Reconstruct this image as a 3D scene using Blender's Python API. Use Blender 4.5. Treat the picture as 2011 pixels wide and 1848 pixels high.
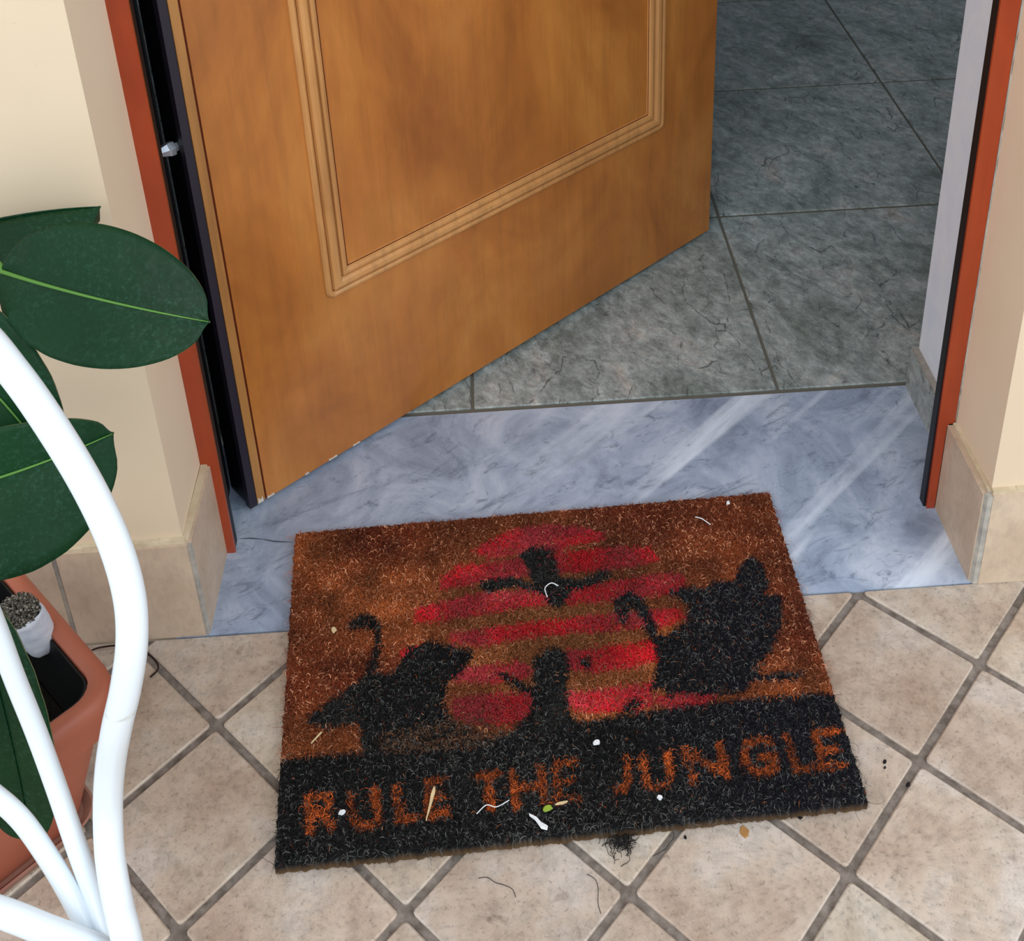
import bpy, bmesh, math, random
import numpy as np
from mathutils import Vector, Matrix, noise
for o in list(bpy.data.objects): bpy.data.objects.remove(o)
S = bpy.context.scene
COL = S.collection
W, H = 2011, 1848
# ---------------------------------------------------------------- camera
FPX, YAW, PIT, ROL = 2408.8, 0.0411, 0.4646, -0.0348
CX, CY = 1055.0, 150.7
CAM = Vector((-0.3006, -0.6932, 1.2198))
ca, sa, cb, sb = math.cos(YAW), math.sin(YAW), math.cos(PIT), math.sin(PIT)
FW = Vector((sa*cb, ca*cb, -sb)); r_ = Vector((ca, -sa, 0)); u_ = r_.cross(FW)
RT = math.cos(ROL)*r_+math.sin(ROL)*u_; UP = -math.sin(ROL)*r_+math.cos(ROL)*u_
cd = bpy.data.cameras.new('camera'); cam = bpy.data.objects.new('camera', cd); COL.objects.link(cam)
M = Matrix((RT, UP, -FW)).transposed().to_4x4(); M.translation = CAM; cam.matrix_world = M
cd.sensor_fit = 'HORIZONTAL'; cd.sensor_width = 36; cd.lens = FPX/W*36
cd.shift_x = (W/2-CX)/W; cd.shift_y = (CY-H/2)/W
cd.clip_start = .02; S.camera = cam
def at(px, py, d):                       # a point at distance d in front of the camera, seen at px, py
    return CAM+d*((px-CX)/FPX*RT-(py-CY)/FPX*UP+FW)
# ---------------------------------------------------------------- light
S.view_settings.view_transform = 'Standard'; S.view_settings.look = 'None'
S.view_settings.exposure = 0.0; S.view_settings.gamma = 1; S.view_settings.use_curve_mapping = False
wd = bpy.data.worlds.new('world'); S.world = wd; wd.use_nodes = True
bg = wd.node_tree.nodes['Background']; bg.inputs[0].default_value = (.80, .90, 1.0, 1); bg.inputs[1].default_value = 1.35
def area(name, loc, target, sx, sy, power, col):
    l = bpy.data.lights.new(name, 'AREA'); l.shape = 'RECTANGLE'; l.size = sx; l.size_y = sy; l.energy = power; l.color = col
    o = bpy.data.objects.new(name, l); COL.objects.link(o); o.location = loc
    o.rotation_euler = (Vector(target)-Vector(loc)).to_track_quat('-Z', 'Y').to_euler(); return o
area('porch_daylight', (-1.3, -2.6, 2.6), (-.1, .5, 0), 2.6, 1.8, 42, (1, .97, .92))
area('porch_daylight_right', (2.6, -1.8, 2.2), (.2, .2, 0), 1.8, 1.8, 27, (1, .96, .9))
area('room_fill_light', (2.2, 2.6, 1.9), (.2, 1.2, 0), 1.2, 1.2, 3, (.85, .93, 1))  # weak bluish fill light added inside the closed room, no window behind it
# ---------------------------------------------------------------- helpers
R0 = random.Random(7)
def tag(o, label=None, cat=None, group=None, kind=None):
    if label: o['label'] = label
    if cat: o['category'] = cat
    if group: o['group'] = group
    if kind: o['kind'] = kind
    return o
def obj(name, me, mats, parent=None):
    if not isinstance(mats, (list, tuple)): mats = [mats]
    for m in mats: me.materials.append(m)
    o = bpy.data.objects.new(name, me); COL.objects.link(o)
    if parent: o.parent = parent; o.matrix_parent_inverse = parent.matrix_world.inverted()
    return o
def empty(name, loc):
    o = bpy.data.objects.new(name, None); COL.objects.link(o); o.location = loc; o.matrix_world = Matrix.Translation(loc)
    o.empty_display_size = .05; return o
def fin(bm, name, mats, parent=None, smooth=False):
    bmesh.ops.recalc_face_normals(bm, faces=bm.faces)
    me = bpy.data.meshes.new(name); bm.to_mesh(me); bm.free()
    if smooth: me.polygons.foreach_set('use_smooth', [True]*len(me.polygons))
    return obj(name, me, mats, parent)
def prism(bm, pts, z0, z1, mi=0):
    """polygon pts (x, y) stood up from z0 to z1"""
    a = [bm.verts.new((p[0], p[1], z0)) for p in pts]; b = [bm.verts.new((p[0], p[1], z1)) for p in pts]
    n = len(pts); fs = [bm.faces.new(b), bm.faces.new(a[::-1])]
    for i in range(n): fs.append(bm.faces.new((a[i], a[(i+1) % n], b[(i+1) % n], b[i])))
    for f in fs: f.material_index = mi
    return a, b, fs
def box(bm, x0, x1, y0, y1, z0, z1, mi=0): return prism(bm, [(x0, y0), (x1, y0), (x1, y1), (x0, y1)], z0, z1, mi)
def bev(bm, w, seg=2):
    es = [e for e in bm.edges if len(e.link_faces) == 2 and e.calc_face_angle(0) > .6]
    bmesh.ops.bevel(bm, geom=es, offset=w, segments=seg, affect='EDGES', profile=.6)
def crom(pts, n):
    out = []; P = [pts[0]]+list(pts)+[pts[-1]]
    for i in range(1, len(P)-2):
        for k in range(n):
            t = k/n; a, b, c, d = P[i-1], P[i], P[i+1], P[i+2]
            out.append(.5*((2*b)+(c-a)*t+(2*a-5*b+4*c-d)*t*t+(3*b-a-3*c+d)*t**3))
    out.append(P[-2].copy()); return out
def tube(bm, pts, rad, seg=16, cap=True):
    rings = []; up = Vector((.1, .2, 1)).normalized(); n = len(pts)
    for i, p in enumerate(pts):
        t = (pts[min(i+1, n-1)]-pts[max(i-1, 0)]).normalized()
        a = up-t*up.dot(t)
        if a.length < 1e-4: a = t.orthogonal()
        a.normalize(); up = a; b = t.cross(a); r = rad(i/(n-1)) if callable(rad) else rad
        rings.append([bm.verts.new(p+r*(math.cos(2*math.pi*k/seg)*a+math.sin(2*math.pi*k/seg)*b)) for k in range(seg)])
    for i in range(n-1):
        for k in range(seg): bm.faces.new((rings[i][k], rings[i][(k+1) % seg], rings[i+1][(k+1) % seg], rings[i+1][k]))
    if cap: bm.faces.new(rings[0][::-1]); bm.faces.new(rings[-1])
# ---------------------------------------------------------------- materials
class N:
    def __init__(s, name, rough=.5, spec=.5, coat=0):
        s.m = bpy.data.materials.new(name); s.m.use_nodes = True; s.t = s.m.node_tree; s.b = s.t.nodes['Principled BSDF']
        s.b.inputs['Roughness'].default_value = rough; s.b.inputs['Specular IOR Level'].default_value = spec
        s.b.inputs['Coat Weight'].default_value = coat; s.tc = s.t.nodes.new('ShaderNodeTexCoord').outputs['Object']
    def lk(s, a, b): s.t.links.new(a, b)
    def nd(s, ty, **k):
        n = s.t.nodes.new(ty)
        for a, v in k.items():
            if a in n.inputs.keys() if hasattr(n.inputs, 'keys') else False: n.inputs[a].default_value = v
            else: setattr(n, a, v)
        return n
    def map(s, scale=(1, 1, 1), rot=(0, 0, 0), loc=(0, 0, 0), src=None):
        n = s.t.nodes.new('ShaderNodeMapping'); n.inputs['Scale'].default_value = scale; n.inputs['Rotation'].default_value = rot
        n.inputs['Location'].default_value = loc; s.lk(src or s.tc, n.inputs['Vector']); return n.outputs[0]
    def noise(s, sc, det=4, rough=.55, dist=0, vec=None):
        n = s.t.nodes.new('ShaderNodeTexNoise'); n.inputs['Scale'].default_value = sc; n.inputs['Detail'].default_value = det
        n.inputs['Roughness'].default_value = rough; n.inputs['Distortion'].default_value = dist; s.lk(vec or s.tc, n.inputs['Vector']); return n.outputs[0]
    def dirn(s, ang, al, ac, loc=(0, 0, 0)):   # coordinates stretched along a direction in the floor plane
        return s.map((al, ac, 1), src=s.map((1, 1, 1), (0, 0, -math.radians(ang)), loc))
    def vor(s, sc, feat='F1', vec=None, rnd=1):
        n = s.t.nodes.new('ShaderNodeTexVoronoi'); n.feature = feat; n.inputs['Scale'].default_value = sc
        n.inputs['Randomness'].default_value = rnd; s.lk(vec or s.tc, n.inputs['Vector']); return n.outputs['Distance']
    def ramp(s, f, stops):
        n = s.t.nodes.new('ShaderNodeValToRGB'); e = n.color_ramp.elements
        while len(e) < len(stops): e.new(.5)
        for i, (p, c) in enumerate(stops):
            e[i].position = p; e[i].color = (c, c, c, 1) if not isinstance(c, (tuple, list)) else (*c, 1)
        s.lk(f, n.inputs[0]); return n.outputs[0]
    def mix(s, a, b, f=1., mode='MIX'):
        n = s.t.nodes.new('ShaderNodeMix'); n.data_type = 'RGBA'; n.blend_type = mode
        for v, i in ((f, 0), (a, 6), (b, 7)):
            if hasattr(v, 'is_linked') or hasattr(v, 'links'): s.lk(v, n.inputs[i])
            elif i == 0: n.inputs[0].default_value = v
            else: n.inputs[i].default_value = (*v, 1)
        return n.outputs[2]
    def math(s, op, a, b=0.):
        n = s.t.nodes.new('ShaderNodeMath'); n.operation = op
        for v, i in ((a, 0), (b, 1)):
            if hasattr(v, 'links'): s.lk(v, n.inputs[i])
            else: n.inputs[i].default_value = v
        return n.outputs[0]
    def col(s, c):
        if hasattr(c, 'links'): s.lk(c, s.b.inputs['Base Color'])
        else: s.b.inputs['Base Color'].default_value = (*c, 1)
        return s
    def bump(s, h, st=.3, dist=.002):
        n = s.t.nodes.new('ShaderNodeBump'); n.inputs['Strength'].default_value = st; n.inputs['Distance'].default_value = dist
        s.lk(h, n.inputs['Height']); s.lk(n.outputs[0], s.b.inputs['Normal']); return s
    def rough(s, f): s.lk(f, s.b.inputs['Roughness']); return s
def lin(r, g, b):
    return tuple(((c/255+.055)/1.055)**2.4 if c > 10 else c/255/12.92 for c in (r, g, b))
# outdoor floor tile
n = N('porch_tile', .42, .4)
at_ = n.t.nodes.new('ShaderNodeAttribute'); at_.attribute_name = 'tint'
c = n.ramp(n.noise(9, 5, .6), [(.3, lin(172, 148, 130)), (.5, lin(196, 179, 162)), (.7, lin(212, 203, 194))])
c = n.mix(c, n.ramp(n.noise(46, 8, .78), [(.36, .62), (.56, 1.04)]), .7, 'MULTIPLY')
c = n.mix(c, n.ramp(n.noise(190, 4, .8), [(.32, .45), (.46, 1.0)]), .75, 'MULTIPLY')
c = n.mix(c, lin(96, 72, 60), n.math('MULTIPLY', n.ramp(n.noise(34, 4, .6, .6), [(.63, 0), (.74, 1)]), .45))
c = n.mix(c, at_.outputs['Color'], 1, 'MULTIPLY')
n.col(c); n.bump(n.noise(70, 5, .6), .25, .0015); n.rough(n.ramp(n.noise(30, 3), [(.3, .38), (.7, .55)])); M_TILE = n.m
n = N('porch_grout', .9, .2)
n.col(n.ramp(n.noise(90, 4), [(.3, lin(98, 88, 80)), (.7, lin(146, 136, 128))])); n.bump(n.noise(150, 4), .6, .002); M_GROUT = n.m
# skirting tile (same stoneware) with a paler upper edge
n = N('skirting_tile', .5, .35)
c = n.ramp(n.noise(12, 5, .6), [(.3, lin(192, 168, 144)), (.7, lin(214, 192, 168))])
c = n.mix(c, n.ramp(n.noise(120, 5, .7, vec=n.map((1, 1, .5))), [(.35, .75), (.55, 1.0)]), .5, 'MULTIPLY')
n.col(c); n.bump(n.noise(80, 4), .2, .001); M_SKIRT = n.m
n = N('skirting_mortar', .9, .2)
n.col(n.ramp(n.noise(60, 4), [(.3, lin(150, 146, 140)), (.7, lin(190, 184, 172))])); M_MORTAR = n.m
n = N('pale_mortar', .9, .2); n.col(n.ramp(n.noise(50, 4), [(.3, lin(196, 178, 148)), (.7, lin(218, 204, 176))])); n.bump(n.noise(120, 4), .5, .002); M_PALE = n.m
# painted wall
n = N('cream_paint', .75, .25)
c = n.ramp(n.noise(3, 3), [(.3, lin(220, 198, 168)), (.7, lin(228, 207, 179))])
c = n.mix(c, lin(150, 130, 104), n.math('MULTIPLY', n.ramp(n.noise(24, 3, .5, 1.5), [(.76, 0), (.8, 1)]), .4))
n.col(c); n.bump(n.noise(160, 4, .6), .12, .001); M_WALL = n.m
n = N('beige_reveal_paint', .75, .25)
n.col(n.ramp(n.noise(4, 3), [(.3, lin(230, 206, 176)), (.7, lin(236, 214, 186))])); n.bump(n.noise(120, 4, .6), .15, .001); M_REVEAL = n.m
n = N('white_room_paint', .6, .3)
n.col(n.ramp(n.noise(14, 5, .6, 1), [(.3, lin(228, 238, 252)), (.7, lin(242, 248, 255))])); n.bump(n.noise(60, 4), .2, .001); M_WHITE = n.m
# marble threshold
n = N('grey_blue_marble', .22, .5)
c = n.ramp(n.noise(9, 8, .68, .8), [(.34, lin(132, 145, 166)), (.5, lin(166, 180, 202)), (.66, lin(198, 208, 224))])
fl = n.ramp(n.noise(34, 8, .78, 1.0, n.dirn(24, .7, 1.5)), [(.54, 0), (.68, 1)])
c = n.mix(c, lin(98, 110, 130), n.math('MULTIPLY', fl, .85))
fl = n.ramp(n.noise(13, 7, .7, .7, n.dirn(28, .35, 2.0)), [(.58, 0), (.68, 1)])
c = n.mix(c, lin(104, 116, 136), n.math('MULTIPLY', fl, .65))
fl = n.ramp(n.noise(70, 5, .7, .4), [(.64, 0), (.72, 1)])
c = n.mix(c, lin(84, 94, 112), n.math('MULTIPLY', fl, .6))
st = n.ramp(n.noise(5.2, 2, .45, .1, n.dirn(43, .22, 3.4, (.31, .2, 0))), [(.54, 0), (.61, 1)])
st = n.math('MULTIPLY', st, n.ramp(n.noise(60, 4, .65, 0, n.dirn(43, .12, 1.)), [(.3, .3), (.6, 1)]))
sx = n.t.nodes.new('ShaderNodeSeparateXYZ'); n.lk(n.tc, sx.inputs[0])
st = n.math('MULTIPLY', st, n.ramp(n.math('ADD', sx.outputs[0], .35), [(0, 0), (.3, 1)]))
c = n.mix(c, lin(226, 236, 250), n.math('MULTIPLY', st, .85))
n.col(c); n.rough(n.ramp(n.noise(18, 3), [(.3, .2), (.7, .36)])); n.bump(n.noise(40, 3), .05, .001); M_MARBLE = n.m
n = N('marble_vein', .5, .3); n.col(lin(92, 102, 116)); M_VEIN = n.m
n = N('dark_joint', .9, .1); n.col(lin(70, 68, 70)); M_JOINT = n.m
# slate-look indoor tile
def slate(name, k=1.):
    n = N(name, .3, .5)
    wv = n.dirn(-58, .9, 1.3)
    c = n.ramp(n.noise(7, 7, .7, .9, wv), [(.32, lin(112*k, 122*k, 114*k)), (.47, lin(150*k, 160*k, 158*k)), (.57, lin(172*k, 180*k, 178*k)), (.70, lin(192*k, 182*k, 174*k))])
    f = n.noise(42, 10, .82, .2, n.dirn(-58, .85, 1.2))
    c = n.mix(c, n.ramp(f, [(.34, .12), (.5, .52), (.66, .98)]), .75, 'OVERLAY')
    dk = n.ramp(n.noise(17, 8, .75, .6, n.dirn(-62, .8, 1.5)), [(.56, 0), (.68, 1)])
    c = n.mix(c, lin(62, 70, 68), n.math('MULTIPLY', dk, .6))
    wob = n.t.nodes.new('ShaderNodeTexNoise'); wob.inputs['Scale'].default_value = 22; wob.inputs['Detail'].default_value = 4; n.lk(n.tc, wob.inputs['Vector'])
    wv2 = n.t.nodes.new('ShaderNodeVectorMath'); wv2.operation = 'MULTIPLY_ADD'; n.lk(wob.outputs['Color'], wv2.inputs[0]); wv2.inputs[1].default_value = (.035, .035, 0); n.lk(n.tc, wv2.inputs[2])
    cr = n.ramp(n.vor(11, 'DISTANCE_TO_EDGE', n.map((1.9, .7, 1), (0, 0, .1), src=wv2.outputs[0])), [(0, 1), (.02, 0)])
    cr = n.math('MULTIPLY', cr, n.ramp(n.noise(9, 4, .6, 2), [(.5, 0), (.56, 1)]))
    c = n.mix(c, lin(40, 46, 46), n.math('MULTIPLY', cr, .85))
    vn = n.ramp(n.noise(12, 8, .7, 2.5, wv), [(.49, 0), (.5, 1), (.51, 0)])
    c = n.mix(c, lin(206, 212, 206), n.math('MULTIPLY', n.math('MULTIPLY', vn, n.ramp(n.noise(8), [(.42, 0), (.55, 1)])), .8))
    n.col(c); n.bump(f, .7, .003); n.rough(n.ramp(f, [(.3, .28), (.7, .42)])); return n.m
M_SLATE = slate('slate_tile')
n = N('indoor_grout', .8, .2); n.col(lin(112, 110, 100)); M_GROUT2 = n.m
# woods
def wood(name, a, b, d, grain=.5, rough=.38, coat=.25, big=2.2):
    n = N(name, rough, .5, coat); n.b.inputs['Coat Roughness'].default_value = .22
    c = n.ramp(n.noise(big, 5, .6, .7, n.map((1.2, 1.2, .8))), [(.25, a), (.5, b), (.75, d)])
    g = n.noise(70, 6, .7, .4, n.map((1, 1, .06)))
    c = n.mix(c, n.ramp(g, [(.3, .62), (.55, 1.0)]), grain, 'MULTIPLY')
    c = n.mix(c, n.ramp(n.noise(26, 6, .7, .5, n.map((1, 1, .3))), [(.3, .75), (.6, 1.05)]), .45, 'MULTIPLY')
    n.col(c); n.bump(g, .08, .001); return n.m
M_DOOR = wood('door_veneer', lin(142, 78, 30), lin(186, 113, 46), lin(212, 142, 66), .4, .38, .25, 3.4)
M_MOLD = wood('door_moulding_wood', lin(176, 116, 60), lin(208, 148, 86), lin(222, 170, 110), .7, .45, .2)
M_EDGE = wood('door_edge_wood', lin(160, 104, 50), lin(178, 122, 62), lin(190, 134, 74), .6, .45, .1)
M_RED = wood('red_frame_wood', lin(140, 48, 18), lin(164, 60, 23), lin(180, 72, 30), .35, .33, .3)
n = N('door_groove_brown', .6, .2); n.col(lin(92, 34, 14)); M_GRV = n.m
n = N('black_steel', .45, .35); n.b.inputs['Metallic'].default_value = .0; n.col(lin(13, 13, 20)); M_BLACK = n.m
n = N('navy_steel_lip', .5, .4); n.col(lin(40, 34, 46)); M_NAVY = n.m
n = N('chrome_pin', .25, .5); n.b.inputs['Metallic'].default_value = .7; n.col(lin(226, 232, 242)); M_CHROME = n.m
n = N('bare_chipped_wood', .8, .2); n.col(lin(216, 206, 192)); M_CHIP = n.m
# plant, pot, stand
def leafmat(name, a, b):
    n = N(name, .42, .2, 0)
    c = n.ramp(n.noise(5, 3), [(.3, a), (.7, b)])
    c = n.mix(c, lin(52, 96, 76), n.math('MULTIPLY', n.math('MULTIPLY', n.ramp(n.noise(260, 5, .75), [(.5, 0), (.7, 1)]), n.ramp(n.noise(14), [(.4, .2), (.6, 1)])), .45))
    n.col(c); n.bump(n.noise(90, 3), .12, .001); n.rough(n.ramp(n.noise(120, 3), [(.3, .38), (.7, .58)])); return n.m
M_LEAF = leafmat('rubber_leaf', lin(2, 36, 16), lin(6, 54, 22))
n = N('leaf_midrib', .45, .4); n.col(lin(84, 132, 52)); M_RIB = n.m
n = N('leaf_edge', .5, .4); n.col(lin(96, 100, 62)); M_LEDGE = n.m
n = N('plant_stem_bark', .8, .2); n.col(n.ramp(n.noise(30, 4), [(.3, lin(70, 56, 40)), (.7, lin(110, 92, 68))])); M_STEM = n.m
n = N('terracotta_plastic', .5, .4)
n.col(n.ramp(n.noise(10, 4, .6), [(.3, lin(160, 88, 66)), (.7, lin(176, 100, 76))])); n.bump(n.noise(120, 3), .1, .001); M_POT = n.m
n = N('saucer_plastic', .55, .35); n.col(n.ramp(n.noise(14, 4), [(.3, lin(140, 92, 78)), (.7, lin(166, 124, 108))])); M_SAUCER = n.m
n = N('black_plastic', .5, .3); n.col(lin(12, 12, 13)); M_LINER = n.m
n = N('dark_soil', .95, .1); n.col(n.ramp(n.noise(60, 6, .7), [(.3, lin(8, 7, 6)), (.62, lin(22, 18, 14)), (.8, lin(60, 52, 44))])); n.bump(n.noise(70, 5), 1, .006); M_SOIL = n.m
n = N('white_bag', .55, .4); n.col(n.ramp(n.noise(20, 4, .6, 1), [(.3, lin(176, 180, 192)), (.7, lin(226, 228, 236))])); n.bump(n.noise(40, 4), .5, .003); M_BAG = n.m
n = N('grey_gravel', .8, .3); oi = n.vor(300); n.col(n.ramp(oi, [(0, lin(186, 180, 166)), (.5, lin(84, 78, 70))])); M_GRAV = n.m
n = N('white_enamel', .32, .5, .2)
c = n.mix(lin(232, 240, 246), lin(176, 164, 132), n.math('MULTIPLY', n.ramp(n.noise(26, 5, .6, .5), [(.68, 0), (.76, 1)]), .8))
n.col(c); M_ENAMEL = n.m
def flat(name, c, rough=.8):
    n = N(name, rough, .3); n.col(n.ramp(n.noise(200, 3), [(.3, tuple(x*.8 for x in c)), (.7, c)])); return n.m
# coir
n = N('coir_fibre', .75, .25); a_ = n.t.nodes.new('ShaderNodeAttribute'); a_.attribute_name = 'dye'
n.col(n.mix(a_.outputs['Color'], n.ramp(n.noise(900, 3, .6), [(.3, .65), (.6, 1.0)]), .5, 'MULTIPLY')); M_COIR = n.m

# ---------------------------------------------------------------- the setting
YM0, YM1 = .3225, .672          # marble slab, front and back edge
# floor: 15 cm stoneware laid diagonally outside, 45 cm slate-look tiles inside, each slab on the grout bed
bm = bmesh.new(); tl = bm.loops.layers.float_color.new('tint')
TH, T0, GW = .7937, .15, .0085
e1 = Vector((math.cos(TH), math.sin(TH))); e2 = Vector((-math.sin(TH), math.cos(TH)))
rt = random.Random(3)
def slab(bm, quad, z, w, mi, tint=(1, 1, 1), cut=.004):
    """one tile with clipped corners and a softened arris, top at z"""
    q = [Vector(p) for p in quad]; pts = []
    for i in range(4):
        p = q[i]; a = (q[i-1]-p).normalized(); b = (q[(i+1) % 4]-p).normalized()
        pts += [p+a*cut, p+(a+b)*cut*.3, p+b*cut]
    cen = sum(q, Vector((0, 0)))/4
    def ring(off, z): return [bm.verts.new((*(p+(cen-p).normalized()*off), z)) for p in pts]
    r0, r1, r2 = ring(0, z-.009), ring(0, z-w*.6), ring(w, z); fs = [bm.faces.new(r2)]
    for A, B in ((r0, r1), (r1, r2)):
        for i in range(12): fs.append(bm.faces.new((A[i], A[(i+1) % 12], B[(i+1) % 12], B[i])))
    for f in fs:
        f.material_index = mi
        for l in f.loops: l[tl] = (*tint, 1)
for i in range(-16, 17):
    for j in range(-16, 17):
        o = e1*(i*T0)+e2*(j*T0)
        if o.y+.22 < -1.5 or o.y > YM0+.1 or abs(o.x+.3) > 1.7: continue
        g = GW/2; k = rt.uniform(.93, 1.04); t = (k, k*rt.uniform(.975, 1.0), k*rt.uniform(.95, 1.0))
        slab(bm, [o+e1*(a*T0+(g if a == 0 else -g))+e2*(b*T0+(g if b == 0 else -g)) for a, b in ((0, 0), (1, 0), (1, 1), (0, 1))], 0, .0022, 0, t)
geo = bm.verts[:]+bm.edges[:]+bm.faces[:]
bmesh.ops.bisect_plane(bm, geom=geo, plane_co=(0, YM0-.002, 0), plane_no=(0, 1, 0), clear_outer=True)
xs = [.0915+.446*k for k in range(-3, 6)]; ys = [.678, 1.142, 1.625, 2.10, 2.57, 3.05, 3.55]
for i in range(len(xs)-1):
    for j in range(len(ys)-1):
        k = rt.uniform(.95, 1.03); g = .0024
        slab(bm, [Vector(p) for p in ((xs[i]+g, ys[j]+g+(.002 if j == 0 else .001)), (xs[i+1]-g, ys[j]+g+(.002 if j == 0 else .001)), (xs[i+1]-g, ys[j+1]-g-.001), (xs[i]+g, ys[j+1]-g-.001))], 0, .0015, 2, (k, k, k), .002)
box(bm, -2.4, 2.4, -2.2, YM0, -.03, -.0032, 1)
box(bm, -2.4, 2.6, YM1-.01, 3.6, -.03, -.0025, 3)
o = fin(bm, 'floor', [M_TILE, M_GROUT, M_SLATE, M_GROUT2]); tag(o, kind='structure')
# marble threshold slab
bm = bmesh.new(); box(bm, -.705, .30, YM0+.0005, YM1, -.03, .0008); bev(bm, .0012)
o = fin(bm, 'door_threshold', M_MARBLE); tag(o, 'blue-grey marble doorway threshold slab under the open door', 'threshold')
bm = bmesh.new(); cp = [(-.655, .466), (-.640, .4655), (-.625, .463), (-.610, .458), (-.597, .456), (-.585, .4545)]; cw = [.0003, .0012, .0006, .0014, .0010, .0002]
A = [bm.verts.new((x, y+w, .00095)) for (x, y), w in zip(cp, cw)]; B = [bm.verts.new((x, y-w, .00095)) for (x, y), w in zip(cp, cw)]
for i in range(5): bm.faces.new((B[i], B[i+1], A[i+1], A[i]))
fin(bm, 'dark_vein', M_VEIN, o)
# walls (outer face y = .3327, inner face y = .66), the opening 2.1 m high
ZT = 2.6
bm = bmesh.new()
prism(bm, [(-2.2, .3327), (-.6765, .3327), (-.6775, .46), (-.70, .46), (-.70, .62), (-.73, .665), (-2.2, .665)], -.02, ZT)
bev(bm, .003)
for f in bm.faces:
    if f.calc_center_median().x > -.69 and abs(f.normal.x) > .7: f.material_index = 1
fin(bm, 'wall_left', [M_WALL, M_REVEAL])['kind'] = 'structure'
bm = bmesh.new()
prism(bm, [(.2495, .3296), (2.2, .3296), (2.2, .665), (.286, .665), (.286, .47), (.2485, .47)], -.02, ZT); bev(bm, .003)
for f in bm.faces:
    if abs(f.normal.x) > .7 and f.calc_center_median().x < .26: f.material_index = 1
    elif f.calc_center_median().y > .46 and f.calc_center_median().x < .3: f.material_index = 2
fin(bm, 'wall_right', [M_WALL, M_REVEAL, M_WHITE])['kind'] = 'structure'
bm = bmesh.new(); box(bm, -.70, .2865, .3327, .665, 2.12, ZT); fin(bm, 'wall_above_door', M_WALL)['kind'] = 'structure'
for nm, b in (('wall_room_left', (-1.3, -1.2, .665, 3.6)), ('wall_room_right', (2.45, 2.55, .665, 3.6)), ('wall_room_back', (-1.3, 2.55, 3.5, 3.6))):
    bm = bmesh.new(); box(bm, *b, -.02, ZT); fin(bm, nm, M_WHITE)['kind'] = 'structure'
bm = bmesh.new(); box(bm, -1.3, 2.55, .30, 3.6, ZT, ZT+.05); fin(bm, 'ceiling', M_WHITE)['kind'] = 'structure'
# skirting tiles
def skirt(name, pieces, ztop, depth_seam=M_MORTAR):
    bm = bmesh.new()
    for x0, x1, y0, y1 in pieces: 
        b2 = bmesh.new(); box(b2, x0, x1, y0, y1, .0005, ztop); bev(b2, .0018)
        me = bpy.data.meshes.new('t'); b2.to_mesh(me); b2.free(); bm.from_mesh(me); bpy.data.meshes.remove(me)
    return bm
# left: front run, corner, reveal
bm = skirt('l', [(-.8165, -.6705, .3227, .3325), (-.970, -.823, .3227, .3325), (-1.12, -.976, .3227, .3325), (-1.3, -1.126, .3227, .3325)], .1455)
b2 = bmesh.new(); box(b2, -.6763, -.6660, .3290, .4440, .0005, .1475); bev(b2, .002); me = bpy.data.meshes.new('t'); b2.to_mesh(me); b2.free(); bm.from_mesh(me)
k = len(bm.faces); bm.faces.ensure_lookup_table()
box(bm, -1.31, -.671, .3245, .3326, .0004, .1448, 1)
prism(bm, [(-.6712, .3240), (-.6670, .3228), (-.6658, .3285), (-.6712, .3320)], .0005, .1440, 1)
for i in range(22):   # ragged bead of mortar along the top of the tiles
    x = -1.3+i*.0285; 
    if x < -.69: box(bm, x, x+.0285, .3262+R0.uniform(-.0012, .0012), .3327, .1450, .1500+R0.uniform(-.001, .0015), 2)
box(bm, -.6765, -.6690, .3300, .4440, .1470, .1505, 2)
o = fin(bm, 'baseboard_left', [M_SKIRT, M_MORTAR, M_PALE]); o['kind'] = 'structure'
# right
bm = skirt('r', [(.2485, .400, .3196, .3294), (.406, .553, .3196, .3294), (.559, .70, .3196, .3294)], .1425)
b2 = bmesh.new(); box(b2, .2385, .2487, .3255, .4400, .0005, .1400); bev(b2, .0035, 3); me = bpy.data.meshes.new('t'); b2.to_mesh(me); b2.free(); bm.from_mesh(me)
box(bm, .2530, .71, .3215, .3295, .0004, .1418, 1)
prism(bm, [(.2400, .3255), (.2425, .3204), (.2490, .3202), (.2490, .3290), (.2480, .3290)], .0005, .1412, 1)
box(bm, .2445, .2490, .3280, .4390, .1395, .1445, 2)
for i in range(16): box(bm, .249+i*.0285, .2775+i*.0285, .3232+R0.uniform(-.001, .001), .3296, .1420, .1462+R0.uniform(-.001, .001), 2)
o = fin(bm, 'baseboard_right', [M_SKIRT, M_MORTAR, M_PALE]); o['kind'] = 'structure'
# inner reveal skirting, slate
bm = skirt('i', [(.2760, .2858, .4750, .6700)], .0700)
box(bm, .2775, .2859, .4750, .6690, .0690, .0745, 1)
o = fin(bm, 'baseboard_inner', [M_SLATE, M_MORTAR]); o['kind'] = 'structure'

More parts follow.
